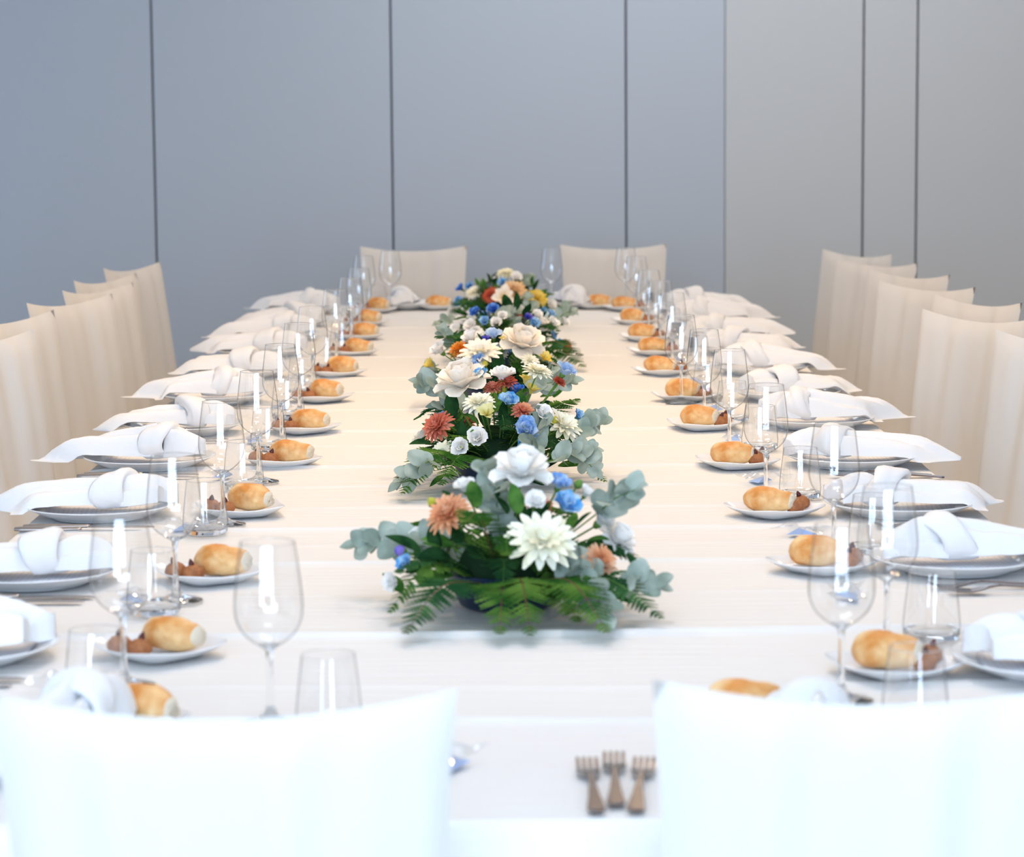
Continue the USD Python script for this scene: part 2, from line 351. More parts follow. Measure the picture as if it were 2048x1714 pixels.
# ------------------------------------------------------------------ chairs
def build_chair(variant):
    rng = np.random.default_rng(40 + variant)
    ph = rng.uniform(0, 6, 6)
    def build(t):
        # backrest: a flat fabric sleeve, a little hollow, with raised corners
        nz, nw = 26, 34
        def sheet(side):
            v = []
            for i in range(nz):
                u = i / (nz - 1)
                half = 0.185 + 0.021 * u ** 2.2
                for j in range(nw):
                    s = -1 + 2 * j / (nw - 1)
                    x = half * s
                    top = 0.945 + 0.022 * abs(s) ** 2.0
                    z = 0.40 + (top - 0.40) * u
                    y = -0.205 - 0.085 * (u ** 1.3) - 0.016 * (1 - s * s)
                    edge = (1 - abs(s) ** 8) * (1 - u ** 14) ** 0.5
                    pl = 0.0035 * math.sin(9 * s + ph[0] + 1.5 * u) + 0.003 * math.sin(17 * s + ph[1] - u) * u + 0.004 * math.sin(5 * s + ph[2]) * (1 - u)
                    v.append((x, y + side * (0.017 + pl * 1.2) * edge, z))
            return np.array(v)
        a, b = sheet(1), sheet(-1)
        g = grid_faces(nz, nw)
        v = np.vstack([a, b]); n = len(a)
        f = [g[:, ::-1], g + n]
        rim = [i * nw for i in range(nz)] + [(nz - 1) * nw + j for j in range(1, nw)] + [i * nw + nw - 1 for i in range(nz - 2, -1, -1)] + [j for j in range(nw - 2, 0, -1)]
        rim = np.array(rim); nxt = np.roll(rim, -1)
        f.append(np.vstack([np.stack([rim, nxt, nxt + n], 1), np.stack([rim, nxt + n, rim + n], 1)]))
        obj('backrest', (v, np.vstack(f)), 'cover', t, smooth=50)
        # seat pad
        pr = []
        nsx = 24
        rr = []
        for z, k in ((0.44, 0.97), (0.452, 1.0), (0.468, 1.0), (0.48, 0.97), (0.488, 0.88), (0.492, 0.6), (0.494, 0.0)):
            rr.append((k, z))
        v, f = [], []
        n = 40
        for k, z in rr:
            for q in range(n):
                th = 2 * PI * q / n; c, s = math.cos(th), math.sin(th)
                e = (abs(c) ** 6 + abs(s) ** 6) ** (-1 / 6)
                v.append((0.205 * e * c * k, 0.205 * e * s * k + 0.0, z))
        obj('seat', (np.array(v), grid_faces(len(rr), n, True)), 'cover', t, smooth=60)
        # skirt to the floor
        v = []
        lv = np.linspace(0, 1, 9)
        n = 96
        for u in lv:
            for q in range(n):
                th = 2 * PI * q / n; c, s = math.cos(th), math.sin(th)
                e = (abs(c) ** 8 + abs(s) ** 8) ** (-1 / 8)
                w = 1 + u * (0.03 + 0.03 * math.sin(9 * th + ph[3]) + 0.015 * math.sin(16 * th + ph[4]))
                v.append((0.207 * e * c * w, 0.207 * e * s * w, 0.462 - 0.455 * u))
        obj('skirt', (np.array(v), grid_faces(9, n, True)[:, ::-1]), 'cover', t, smooth=60)
    return build

ORD = ['first', 'second', 'third', 'fourth', 'fifth', 'sixth', 'seventh', 'eighth', 'ninth', 'tenth', 'eleventh']
CH = 'covered banquet chairs around the table'
def chair(xt, yt, face, label, var):
    """xt, yt: where the middle of the backrest's top stands; face: unit vector the sitter looks along."""
    rz = math.atan2(-face[0], face[1])
    place(('chair', var), 'banquet_chair', label, 'chair', (xt + face[0] * 0.29, yt + face[1] * 0.29, 0), rz, CH, build_chair(var))
# far corner of each backrest and its turn (degrees)
LEFT = [(-1.205, 9.257, 20), (-1.199, 8.60, 20), (-1.142, 8.12, 22), (-1.13, 7.60, 26), (-1.19, 6.96, 24), (-1.132, 6.33, 24)]
RIGHT = [(1.171, 9.73, 30), (1.144, 9.13, 34), (1.167, 8.50, 30), (1.118, 7.90, 34), (1.185, 7.304, 25), (1.068, 6.741, 30), (1.133, 6.08, 27)]
for k, (x, y, a) in enumerate(LEFT):
    a = math.radians(a); d = (-math.sin(a), -math.cos(a))
    chair(x + d[0] * 0.2, y + d[1] * 0.2, (math.cos(a), -math.sin(a)), f'white covered chair, {ORD[k]} from the grey wall along the left side of the table', k % 2)
for k, (x, y, a) in enumerate(RIGHT):
    a = math.radians(a); d = (math.sin(a), -math.cos(a))
    chair(x + d[0] * 0.2, y + d[1] * 0.2, (-math.cos(a), -math.sin(a)), f'white covered chair, {ORD[k]} from the grey wall along the right side of the table', (k + 1) % 2)
chair(-0.35, 10.21, (0, -1), 'white covered chair at the far table end, left of the flowers', 1)
chair(0.42, 10.23, (0, -1), 'white covered chair at the far table end, right of the flowers', 0)
chair(-0.252, 2.29, (0, 1), 'white covered chair at the near table end, left, its back to the camera', 0)
chair(0.335, 2.325, (0, 1), 'white covered chair at the near table end, right, beside the three forks', 1)

# ------------------------------------------------------------------ tableware, each kind built once
CZ = TZ + 0.0035                                                     # height of the laid cloth

def wine_glass(t):
    foot = [(0, 0), (0.036, 0), (0.0395, 0.0008), (0.0398, 0.002), (0.037, 0.0036), (0.026, 0.0062), (0.015, 0.0095), (0.008, 0.0145), (0.0048, 0.023)]
    stem = [(0.0048, 0.023), (0.0038, 0.042), (0.0036, 0.065), (0.0040, 0.082), (0.0055, 0.091)]
    outer = [(0.0055, 0.091), (0.010, 0.0945), (0.019, 0.1000), (0.028, 0.1075), (0.0345, 0.116), (0.0390, 0.127), (0.0408, 0.139), (0.0404, 0.154), (0.0385, 0.172), (0.0358, 0.194), (0.0322, 0.219)]
    o = spline(outer, 30)
    foot = [foot[0]] + [tuple(q) for q in spline(foot[1:], 24)]
    obj('foot', lathe(foot, 40), 'glass', t, smooth=60)
    obj('stem', lathe([tuple(q) for q in spline(stem, 10)], 24), 'glass', t, smooth=60)
    obj('bowl', lathe([tuple(q) for q in o], 48), 'glass_thin', t, smooth=60)
    ring = [(0.0322 + 0.0006 * math.cos(q), 0.2192 + 0.0006 * math.sin(q)) for q in np.linspace(0, 2 * PI, 9)]
    obj('rim', lathe(ring, 48), 'glass', t, smooth=60)
    obj('bowl_base', lathe([(0.0055, 0.091), (0.009, 0.0941), (0.012, 0.0958), (0.0115, 0.0972), (0.006, 0.0976), (0, 0.0978)], 24), 'glass', t, smooth=60)

def tumbler(t):
    outer = [(0.0385, 0.012), (0.0392, 0.02), (0.0376, 0.040), (0.0348, 0.065), (0.0312, 0.094)]
    obj('wall', lathe([tuple(q) for q in spline(outer, 14)], 44), 'glass_thin', t, smooth=60)
    obj('base', lathe([(0, 0.001), (0.033, 0), (0.037, 0.003), (0.0385, 0.008), (0.0386, 0.012), (0.0368, 0.0128), (0.030, 0.0098), (0.015, 0.0085), (0, 0.008)], 44), 'glass', t, smooth=50)
    obj('rim', lathe([(0.0312 + 0.0006 * math.cos(q), 0.0942 + 0.0006 * math.sin(q)) for q in np.linspace(0, 2 * PI, 9)], 44), 'glass', t, smooth=60)

def dinner_plate(t):
    top = [(0.1352, 0.0215), (0.1356, 0.0228), (0.1348, 0.0236), (0.130, 0.0222), (0.112, 0.0150), (0.097, 0.0085), (0.088, 0.0062), (0.05, 0.0058), (0, 0.0056)]
    under = [(0, 0.0022), (0.080, 0.0022), (0.082, 0.0), (0.086, 0.0), (0.088, 0.0025), (0.105, 0.0075), (0.125, 0.0165), (0.1352, 0.0215)]
    obj('dish', lathe(under, 72), 'ceramic', t, smooth=50)
    obj('rim', lathe(top, 72), 'ceramic', t, smooth=50)

def bread_plate(t):
    n = 72
    def ring(k, z, rise):
        v = []
        for q in range(n):
            th = 2 * PI * q / n; c, s = math.cos(th), math.sin(th)
            e = (abs(c) ** 4.2 + abs(s) ** 4.2) ** (-1 / 4.2)
            v.append((0.076 * k * e * c, 0.076 * k * e * s, z + rise * (e - 1) * 0.022))
        return v
    rows = [(0.0001, 0.0015, 0), (0.55, 0.0015, 0), (0.58, 0.0, 0), (0.62, 0.0, 0), (0.66, 0.002, 0.1), (0.85, 0.0075, 0.5), (0.995, 0.0135, 1), (1.0, 0.0148, 1), (0.99, 0.0158, 1), (0.93, 0.0132, 0.8), (0.80, 0.0078, 0.4), (0.68, 0.0048, 0.1), (0.5, 0.0042, 0), (0.0001, 0.0042, 0)]
    v = np.array(sum((ring(*r) for r in rows), []))
    obj('dish', (v, grid_faces(len(rows), n, True)), 'ceramic', t, smooth=50)

def bread_roll(var):
    rng = np.random.default_rng(70 + var)
    L, R = 0.089 + 0.007 * rng.uniform(-1, 1), 0.0285 + 0.002 * rng.uniform(-1, 1)
    bend = 0.010 * rng.uniform(-1, 1)
    ph = rng.uniform(0, 6, 4)
    def build(t):
        n, m = 34, 30
        v = []
        for i in range(m):
            u = i / (m - 1)
            if u < 0.45: r = R * math.sqrt(max(1e-4, 1 - ((0.45 - u) / 0.45) ** 2.3))
            else: r = R * (1 - 0.42 * ((u - 0.45) / 0.55) ** 2.0)
            for q in range(n):
                th = 2 * PI * q / n
                rr = r * (1 + 0.05 * math.sin(2 * th + ph[0] + 5 * u) + 0.03 * math.sin(9 * u + ph[1]) + 0.085 * math.exp(-((math.sin((th - 1.4 - 2.2 * u) / 2)) / 0.11) ** 2) * math.sin(u * PI))
                y, z = rr * math.cos(th), rr * math.sin(th)
                z = z * 0.94 if z > 0 else z * 0.80
                v.append((L * (u - 0.5), y + bend * (1 - (2 * u - 1) ** 2), z + R * 0.80))
        v = np.array(v); v += (fbm(v * 70, 3, var)[:, None] - 0.5) * 0.004
        v[:, 2] = np.maximum(v[:, 2], 0.0006)
        tip = v[:n].mean(0) - [0.002, 0, 0]
        f = [grid_faces(m, n, True)[:, ::-1], np.array([(len(v), (q + 1) % n, q) for q in range(n)])[:, ::-1]]
        obj('crust', (np.vstack([v, tip]), np.vstack(f)), 'crust', t, smooth=60)
        e = v[-n:]; c = e.mean(0)
        rows = [e * 1.0]
        for k, d in ((0.9, 0.0025), (0.6, 0.0045), (0.3, 0.005)):
            w = c + (e - c) * k; w[:, 0] += d + 0.0012 * rng.uniform(-1, 1, n); rows.append(w)
        w = np.vstack(rows + [c + [0.005, 0, 0]])
        f = [grid_faces(4, n, True)[:, ::-1], np.array([(3 * n + q, len(w) - 1, 3 * n + (q + 1) % n) for q in range(n)])]
        obj('crumb', (w, np.vstack(f)), 'crumb', t, smooth=60)
    return build

def truffle(t):
    s = trimesh.creation.icosphere(subdivisions=3, radius=1.0)
    v = s.vertices * np.array([0.0165, 0.0165, 0.0135]) + [0, 0, 0.0120]
    v += s.vertices * ((fbm(s.vertices * 5, 3, 3) - 0.5) * 0.005)[:, None]
    v[:, 2] = np.maximum(v[:, 2], 0.0004)
    obj('body', (v, s.faces), 'truffle', t, smooth=60)
    p = lathe([(0, 0), (0.0035, 0.001), (0.0048, 0.004), (0.0036, 0.008), (0.0016, 0.0115), (0, 0.013)], 14)
    obj('topping', (turn(p[0], 'x', 0.35) + [0.001, -0.002, 0.022], p[1]), 'berry', t, smooth=60)

def menu_card(t):
    """A stiff card with rounded corners, a little dished by the plate it lies on."""
    n, m = 48, 12
    def ring(k, dz):
        v = []
        for q in range(n):
            th = 2 * PI * q / n; c, s = math.cos(th), math.sin(th)
            e = (abs(c) ** 5 + abs(s) ** 5) ** (-1 / 5)
            x, y = 0.086 * e * c * k, 0.097 * e * s * k
            r = math.hypot(x, y)
            v.append((x, y, float(np.interp(r, [0, 0.086, 0.097, 0.112, 0.130], [0.0072, 0.0078, 0.0104, 0.0168, 0.0240])) + dz))
        return v
    ks = np.linspace(0.001, 1, m)
    v = sum((ring(k, 0.0006) for k in ks), []) + sum((ring(k, 0.0) for k in ks[::-1]), [])
    obj('sheet', (np.array(v), grid_faces(2 * m, n, True)[:, ::-1]), 'card', t, smooth=60)

def napkin(var):
    """A linen napkin tied in one knot: a flared tail towards the sitter (-y), the knot, and a shorter end."""
    rng = np.random.default_rng(500 + var)
    hump = [0.042, 0.058, 0.038, 0.048, 0.064][var]
    tipx = [0.35, -0.5, 0.55, -0.2, 0.5][var]
    flare = [0.072, 0.060, 0.076, 0.066, 0.058][var]
    over = [0.055, 0.085, 0.045, 0.07, 0.095][var]
    ph = rng.uniform(0, 6, 8)
    knot_y = 0.022 + 0.012 * rng.uniform(-1, 1)
    def leaf(y0, y1, w0, w1, h0, h1, z0, z1, tipamt, folds, seed, droop=0.0):
        """Folded cloth running from y0 (narrow, at the knot) to y1 (flared end)."""
        nu, nv = 22, 28
        top, bot = [], []
        for i in range(nu):
            u = i / (nu - 1)
            w = w0 + (w1 - w0) * u ** 0.8
            h = h0 * (1 - u) + h1 * u + 0.012 * math.sin(u * PI) * (1 if seed % 2 else 0.4)
            zb = z0 + (z1 - z0) * u - droop * max(0, u - 0.72) ** 1.5 * 4
            for j in range(nv):
                s = -1 + 2 * j / (nv - 1)
                y = y0 + (y1 - y0) * u + np.sign(y1 - y0) * tipamt * u ** 2 * (math.exp(-((s - tipx) / 0.5) ** 2) - 0.35)
                fold = abs(math.cos(folds * s * PI / 2 + ph[seed] + 0.8 * u)) ** 0.7
                body = max(0.0, 1 - abs(s) ** 3.0) ** 0.6
                zt = zb + 0.0012 + body * h * (0.45 + 0.55 * fold) + 0.010 * u * u * math.sin(3.1 * s + ph[seed + 1]) * (1 if droop else 0.6)
                zz = zb + 0.010 * u * u * math.sin(3.1 * s + ph[seed + 1]) * (1 if droop else 0.6)
                top.append((w * s + 0.006 * math.sin(4 * u + ph[seed + 2]), y, max(zt, 0.0105)))
                bot.append((w * s + 0.006 * math.sin(4 * u + ph[seed + 2]), y, max(zz, 0.0095)))
        v = np.vstack([top, bot]); n = len(top)
        g = grid_faces(nu, nv)
        if y1 < y0: g = g[:, ::-1]
        g = g[:, ::-1] if (y1 > y0) is False else g
        rim = [j for j in range(nv)] + [i * nv + nv - 1 for i in range(1, nu)] + [(nu - 1) * nv + j for j in range(nv - 2, -1, -1)] + [i * nv for i in range(nu - 2, 0, -1)]
        rim = np.array(rim); nxt = np.roll(rim, -1)
        sg_ = 1 if y1 > y0 else -1
        sides = [np.stack([nxt, rim, rim + n], 1), np.stack([nxt, rim + n, nxt + n], 1)]
        wr = (fbm(np.stack([v[:, 0] * 75, v[:, 1] * 17, v[:, 2] * 0 + var], 1), 3, seed) - 0.5) * 0.011 * np.clip((v[:, 2] - 0.012) / 0.02, 0, 1)
        v[:, 2] += wr
        m = trimesh.Trimesh(v, np.vstack([g, g[:, ::-1] + n] + sides), process=False)
        m.fix_normals()
        return m.vertices, m.faces
    def build(t):
        obj('tail', leaf(knot_y - 0.01, -0.145 - over * 0.4, 0.032, flare, hump, 0.010, 0.020, 0.027, over, 2.2, 0, 0.05 + 0.05 * (var in (1, 4))), 'napkin', t, smooth=70)
        obj('end', leaf(knot_y + 0.008, 0.112 + 0.012 * math.sin(ph[5]), 0.030, 0.048, hump * 0.95, 0.034, 0.018, 0.022, 0.03, 1.7, 3), 'napkin', t, smooth=70)
        # the knot: a thick band of cloth wound round
        nu, nv = 40, 18
        v = []
        for i in range(nu):
            a = 2 * PI * i / nu
            cx, cz = 0.034 * math.cos(a), 0.026 * math.sin(a)
            for j in range(nv):
                b = 2 * PI * j / nv
                r = 0.0125 * (1 + 0.22 * math.sin(3 * b + a + ph[6]) + 0.12 * math.sin(2 * a + ph[7]))
                v.append((cx + r * math.cos(b) * math.cos(a), knot_y + 2.1 * r * math.sin(b) + 0.016 * math.sin(a + ph[6]), 0.030 + hump * 0.30 + cz + r * math.cos(b) * math.sin(a)))
        v = np.array(v); v[:, 2] = np.maximum(v[:, 2], 0.012)
        f = []
        for i in range(nu):
            for j in range(nv):
                a, b, c, d = i * nv + j, i * nv + (j + 1) % nv, ((i + 1) % nu) * nv + (j + 1) % nv, ((i + 1) % nu) * nv + j
                f += [(a, d, c), (a, c, b)]
        obj('knot', (v, np.array(f)), 'napkin', t, smooth=70)
    return build

def flatware(outline, curve, thick=0.0022):
    p = sg.Polygon(outline).buffer(0.0006).buffer(-0.0003)
    m = trimesh.creation.extrude_polygon(p, thick, engine='earcut')
    v, f = trimesh.remesh.subdivide_to_size(m.vertices, m.faces, 0.007, max_iter=12)
    v = np.array(v); v[:, 2] += np.interp(v[:, 1], *zip(*curve)) 
    return v, f

FORK_CURVE = [(-0.10, 0.001), (-0.04, 0.006), (0.02, 0.010), (0.045, 0.006), (0.065, 0.002), (0.085, 0.003), (0.10, 0.008)]
def fork(t):
    head = [(-0.003, 0.036), (-0.0095, 0.044), (-0.0122, 0.052), (-0.0125, 0.060)]
    for k in range(4):
        x = -0.0125 + k * 0.0068
        head += [(x, 0.062), (x + 0.0006, 0.098), (x + 0.0022, 0.100), (x + 0.0040, 0.098), (x + 0.0042, 0.064)]
        if k < 3: head += [(x + 0.0055, 0.0625)]
    head += [(0.0122, 0.052), (0.0095, 0.044), (0.003, 0.036)]
    obj('head', flatware(head, FORK_CURVE), 'fork_steel', t, smooth=40)
    handle = [(-0.003, 0.037), (-0.0026, 0.01), (-0.0038, -0.02), (-0.0062, -0.06), (-0.0088, -0.088), (-0.0094, -0.096), (-0.006, -0.1015), (0, -0.103), (0.006, -0.1015), (0.0094, -0.096), (0.0088, -0.088), (0.0062, -0.06), (0.0038, -0.02), (0.0026, 0.01), (0.003, 0.037)]
    obj('handle', flatware(handle, FORK_CURVE, 0.0032), 'fork_steel', t, smooth=40)

def knife(t):
    flat = [(-0.12, 0.0), (0.12, 0.0)]
    blade = [(-0.006, 0.0), (-0.0085, 0.03), (-0.009, 0.08), (-0.006, 0.108), (0.003, 0.117), (0.0065, 0.10), (0.0065, 0.03), (0.006, 0.0)]
    obj('blade', flatware(blade, [(-0.12, 0.003), (0.12, 0.001)], 0.0018), 'silver', t, smooth=40)
    v, f = lathe([(0, -0.113), (0.006, -0.112), (0.0082, -0.10), (0.0075, -0.06), (0.006, -0.02), (0.0056, 0.0), (0.0045, 0.004), (0, 0.005)], 18)
    v = np.stack([v[:, 0] * 1.15, v[:, 2], v[:, 1] * 0.55 + 0.0046], 1)
    obj('handle', (v, f[:, ::-1]), 'silver', t, smooth=60)

def sachet(var):
    rng = np.random.default_rng(900 + var)
    def build(t):
        n = 16
        g = np.linspace(-1, 1, n)
        v = []
        for y in g:
            for x in g:
                z = 0.004 + 0.012 * max(0, 1 - x * x) * max(0, 1 - y * y) + 0.016 * noise(np.array([[x * 2.2 + var, y * 2.2, 3.1]]))[0] * (abs(x) > 0.3)
                v.append((0.055 * x * (0.75 + 0.25 * abs(y)), 0.030 * y * (0.55 + 0.6 * x * x), z))
        obj('film', (np.array(v), grid_faces(n, n)), 'film', t, smooth=False)
        a = np.array([(-0.024, -0.014, 0.003), (0.026, -0.018, 0.003), (0.020, 0.016, 0.003), (0.002, 0.006, 0.015), (0.004, 0.006, 0.003)])
        q = np.vstack([a, a + [0, 0.0, 0.0012]])
        f = [(0, 1, 3), (1, 2, 3), (2, 4, 3), (4, 0, 3), (0, 4, 1), (4, 2, 1)]
        obj('slip', (a, np.array(f)), 'slip', t, smooth=False)
    return build

# ------------------------------------------------------------------ laying the table
G = {'plate': 'dinner plates laid around the table', 'bread': 'square side plates laid around the table', 'roll': 'bread rolls on the side plates', 'truffle': 'small brown truffles on the side plates',
     'card': 'printed menu cards on the dinner plates', 'napkin': 'knotted white napkins on the dinner plates', 'wine': 'wine glasses along the table', 'tumbler': 'water tumblers along the table',
     'fork': 'forks laid beside the plates', 'knife': 'knives laid beside the plates', 'sachet': 'cellophane sachets beside the glasses'}
COUNT = 0
def setting(where, plate, rz, bread, roll_turn, wine, tumb, forks=(), knives=(), sach=None, truffles=(), plate_shown=True, nap=None, tumbler_shown=True):
    """where: words that single the place out. plate, bread, wine, tumb: (x, y). rz: turns local +y from the sitter to the table's middle."""
    global COUNT
    k = COUNT; COUNT += 1
    if plate_shown:
        place('plate', 'dinner_plate', f'round white dinner plate under a napkin, {where}', 'plate', (*plate, CZ), rz, G['plate'], dinner_plate)
        place('card', 'menu_card', f'menu card with small print, {where}', 'menu card', (*plate, CZ), rz + 0.12 * math.sin(k * 2.1), G['card'], menu_card)
        nv = k % 5 if nap is None else nap
        place(('napkin', nv), 'napkin', f'white linen napkin tied in a knot, {where}', 'napkin', (*plate, CZ + 0.004), rz + 0.16 * math.sin(k * 1.7), G['napkin'], napkin(nv))
    place('bread', 'side_plate', f'small square white side plate, {where}', 'plate', (*bread, CZ), 0.5 + 0.25 * math.sin(k * 1.3), G['bread'], bread_plate)
    rv = k % 4
    place(('roll', rv), 'bread_roll', f'golden bread roll with a cut end, {where}', 'bread roll', (bread[0] + roll_turn[0], bread[1] + roll_turn[1], CZ + 0.0045), roll_turn[2] + 0.12 * math.sin(k * 2.7), G['roll'], bread_roll(rv))
    for q, (dx, dy) in enumerate(truffles):
        place('truffle', 'truffle', f'brown truffle, {("nearer" if q == 0 else "farther")} of the two, {where}', 'truffle', (bread[0] + dx, bread[1] + dy, CZ + 0.0045), k * 1.9 + q, G['truffle'], truffle)
    place('wine', 'wine_glass', f'empty stemmed wine glass, {where}', 'wine glass', (*wine, CZ), 0.3 * k, G['wine'], wine_glass)
    if tumbler_shown:
        place('tumbler', 'water_tumbler', f'low clear water tumbler, {where}', 'tumbler', (*tumb, CZ), 0.4 * k, G['tumbler'], tumbler)
    for q, (x, y, a) in enumerate(forks):
        n = ['outer', 'inner', 'middle'][q]
        place('fork', 'fork', f'{n} steel fork, {where}', 'fork', (x, y, CZ), rz + a, G['fork'], fork)
    for q, (x, y, a) in enumerate(knives):
        place('knife', 'table_knife', f'{("inner", "outer")[q]} steel table knife, {where}', 'knife', (x, y, CZ), rz + a, G['knife'], knife)
    if sach:
        place(('sachet', k % 2), 'cellophane_sachet', f'cellophane sachet with blue paper, {where}', 'sachet', (*sach[:2], CZ), sach[2], G['sachet'], sachet(k % 2))

R_D = [3.33, 4.10, 4.69, 5.34, 6.01, 6.60, 7.27, 7.87, 8.37, 9.02, 9.65]
R_BREAD = [(.496, 3.34), (.497, 4.11), (.479, 4.69), (.470, 5.34), (.451, 6.0), (.453, 6.60), (.436, 7.27), (.45, 7.87), (.443, 8.37), (.444, 9.02), (.445, 9.66)]
R_WINE = [(.508, 3.495), (.526, 4.215), (.477, 4.83), (.471, 5.55), (.457, 6.07), (.434, 6.52), (.463, 7.33), (.46, 7.85), (.456, 8.39), (.457, 9.2), (.449, 9.83)]
L_D = [3.49, 4.07, 4.75, 5.43, 6.01, 6.66, 7.30, 7.93, 8.52, 9.06, 9.66]
L_BREAD = [(-.466, 3.49), (-.462, 4.07), (-.483, 4.75), (-.463, 5.43), (-.465, 6.0), (-.472, 6.66), (-.47, 7.3), (-.46, 7.93), (-.472, 8.52), (-.485, 9.06), (-.482, 9.66)]
L_WINE = [(-.485, 3.29), (-.4925, 3.883), (-.5, 4.62), (-.487, 5.165), (-.492, 5.77), (-.498, 6.36), (-.505, 6.91), (-.485, 7.58), (-.474, 8.11), (-.476, 8.64), (-.5, 9.4)]
for k in range(11):
    y = R_D[k]; w = f'{ORD[k]} place from the camera, right side'
    near = y < 6.9
    setting(w, (.705, y + .01), PI / 2, R_BREAD[k], (-.012, .004, -0.42), R_WINE[k], (R_WINE[k][0] + .07, R_WINE[k][1] + .06), 
            [(.755, y - .20, 0.03), (.735, y - .165, -0.04)] if near else (), [(.73, y + .165, 0.02), (.74, y + .195, -0.03)] if near else (),
            (.50, y - .245, 0.5 + k) if y < 7.9 and k else None, [(.036, -.012), (.05, .03)])
for k in range(11):
    y = L_D[k]; w = f'{ORD[k]} place from the camera, left side'
    near = y < 6.9
    setting(w, (-.735, y - .01), -PI / 2, L_BREAD[k], (.016, .008, -0.45), L_WINE[k], (L_WINE[k][0] - .02, L_WINE[k][1] - .10),
            [(-.745, y + .20, 0.03), (-.735, y + .165, -0.04)] if near else (), [(-.735, y - .155, 0.02), (-.745, y - .188, -0.02)] if near else (),
            (-.555, y - .20, 0.9 + k) if y < 7.9 else None, [(-.022, -.036), (-.052, -.014)])
setting('left place at the far table end', (-.385, 9.86), PI, (-.25, 9.80), (.0, .0, -0.3), (-.421, 9.74), (-.47, 9.70), truffles=[(.05, .02)])
setting('right place at the far table end', (.245, 9.86), PI, (.335, 9.78), (.012, .0, -0.3), (.173, 9.80), (.12, 9.72), truffles=[(-.04, -.01)])
setting('right place at the near table end', (.335, 2.86), 0.0, (.275, 3.06), (.0, .0, -0.2), (.406, 3.174), (.476, 3.04),
        [(.088, 2.765, 0.02), (.140, 2.765, -0.10), (.114, 2.79, -0.03)], (), None, nap=1)
setting('left place at the near table end', (-.495, 2.93), 0.0, (-.463, 3.055), (.03, .0, -0.3), (-.2815, 3.075), (-.209, 3.027), (), (), (-.068, 2.86, 1.2), nap=4)

# ------------------------------------------------------------------ flowers
def petal(L, w, a0, a1, cup=0.25, r0=0.0, z0=0.0, phi=0.0, point=0.0, ruffle=0.0, seed=0.0, nu=7, nv=5, narrow=0.35, notch=0.0):
    """A petal leaving the axis at radius r0: its slope runs from a0 to a1 (radians above level) along its length L."""
    s = np.linspace(0, 1, nu)
    ang = a0 + (a1 - a0) * s
    r = r0 + np.concatenate([[0], np.cumsum(np.cos((ang[1:] + ang[:-1]) / 2))]) * L / (nu - 1)
    z = z0 + np.concatenate([[0], np.cumsum(np.sin((ang[1:] + ang[:-1]) / 2))]) * L / (nu - 1)
    wid = w / 2 * (narrow + (1 - narrow) * np.sin(np.clip(s * 1.15, 0, 1) * PI / 2)) * (1 - (point + (1 - point) * 0.45) * np.clip((s - 0.62) / 0.38, 0, 1) ** 2)
    v = []
    for i in range(nu):
        for j in range(nv):
            t = -1 + 2 * j / (nv - 1)
            lift = cup * wid[i] * t * t + ruffle * s[i] ** 2 * math.sin(5 * t + seed) * w
            back = -notch * L * (1 - abs(t)) * s[i] ** 3
            rr, zz = r[i] - lift * math.sin(ang[i]) + back * math.cos(ang[i]), z[i] + lift * math.cos(ang[i]) + back * math.sin(ang[i])
            v.append((rr, wid[i] * t, zz))
    return turn(np.array(v), 'z', phi), grid_faces(nu, nv)

def set_down(ms, d, at, spin=0.0):
    return [(aim(v, d, spin) + np.array(at), f) for v, f in ms]

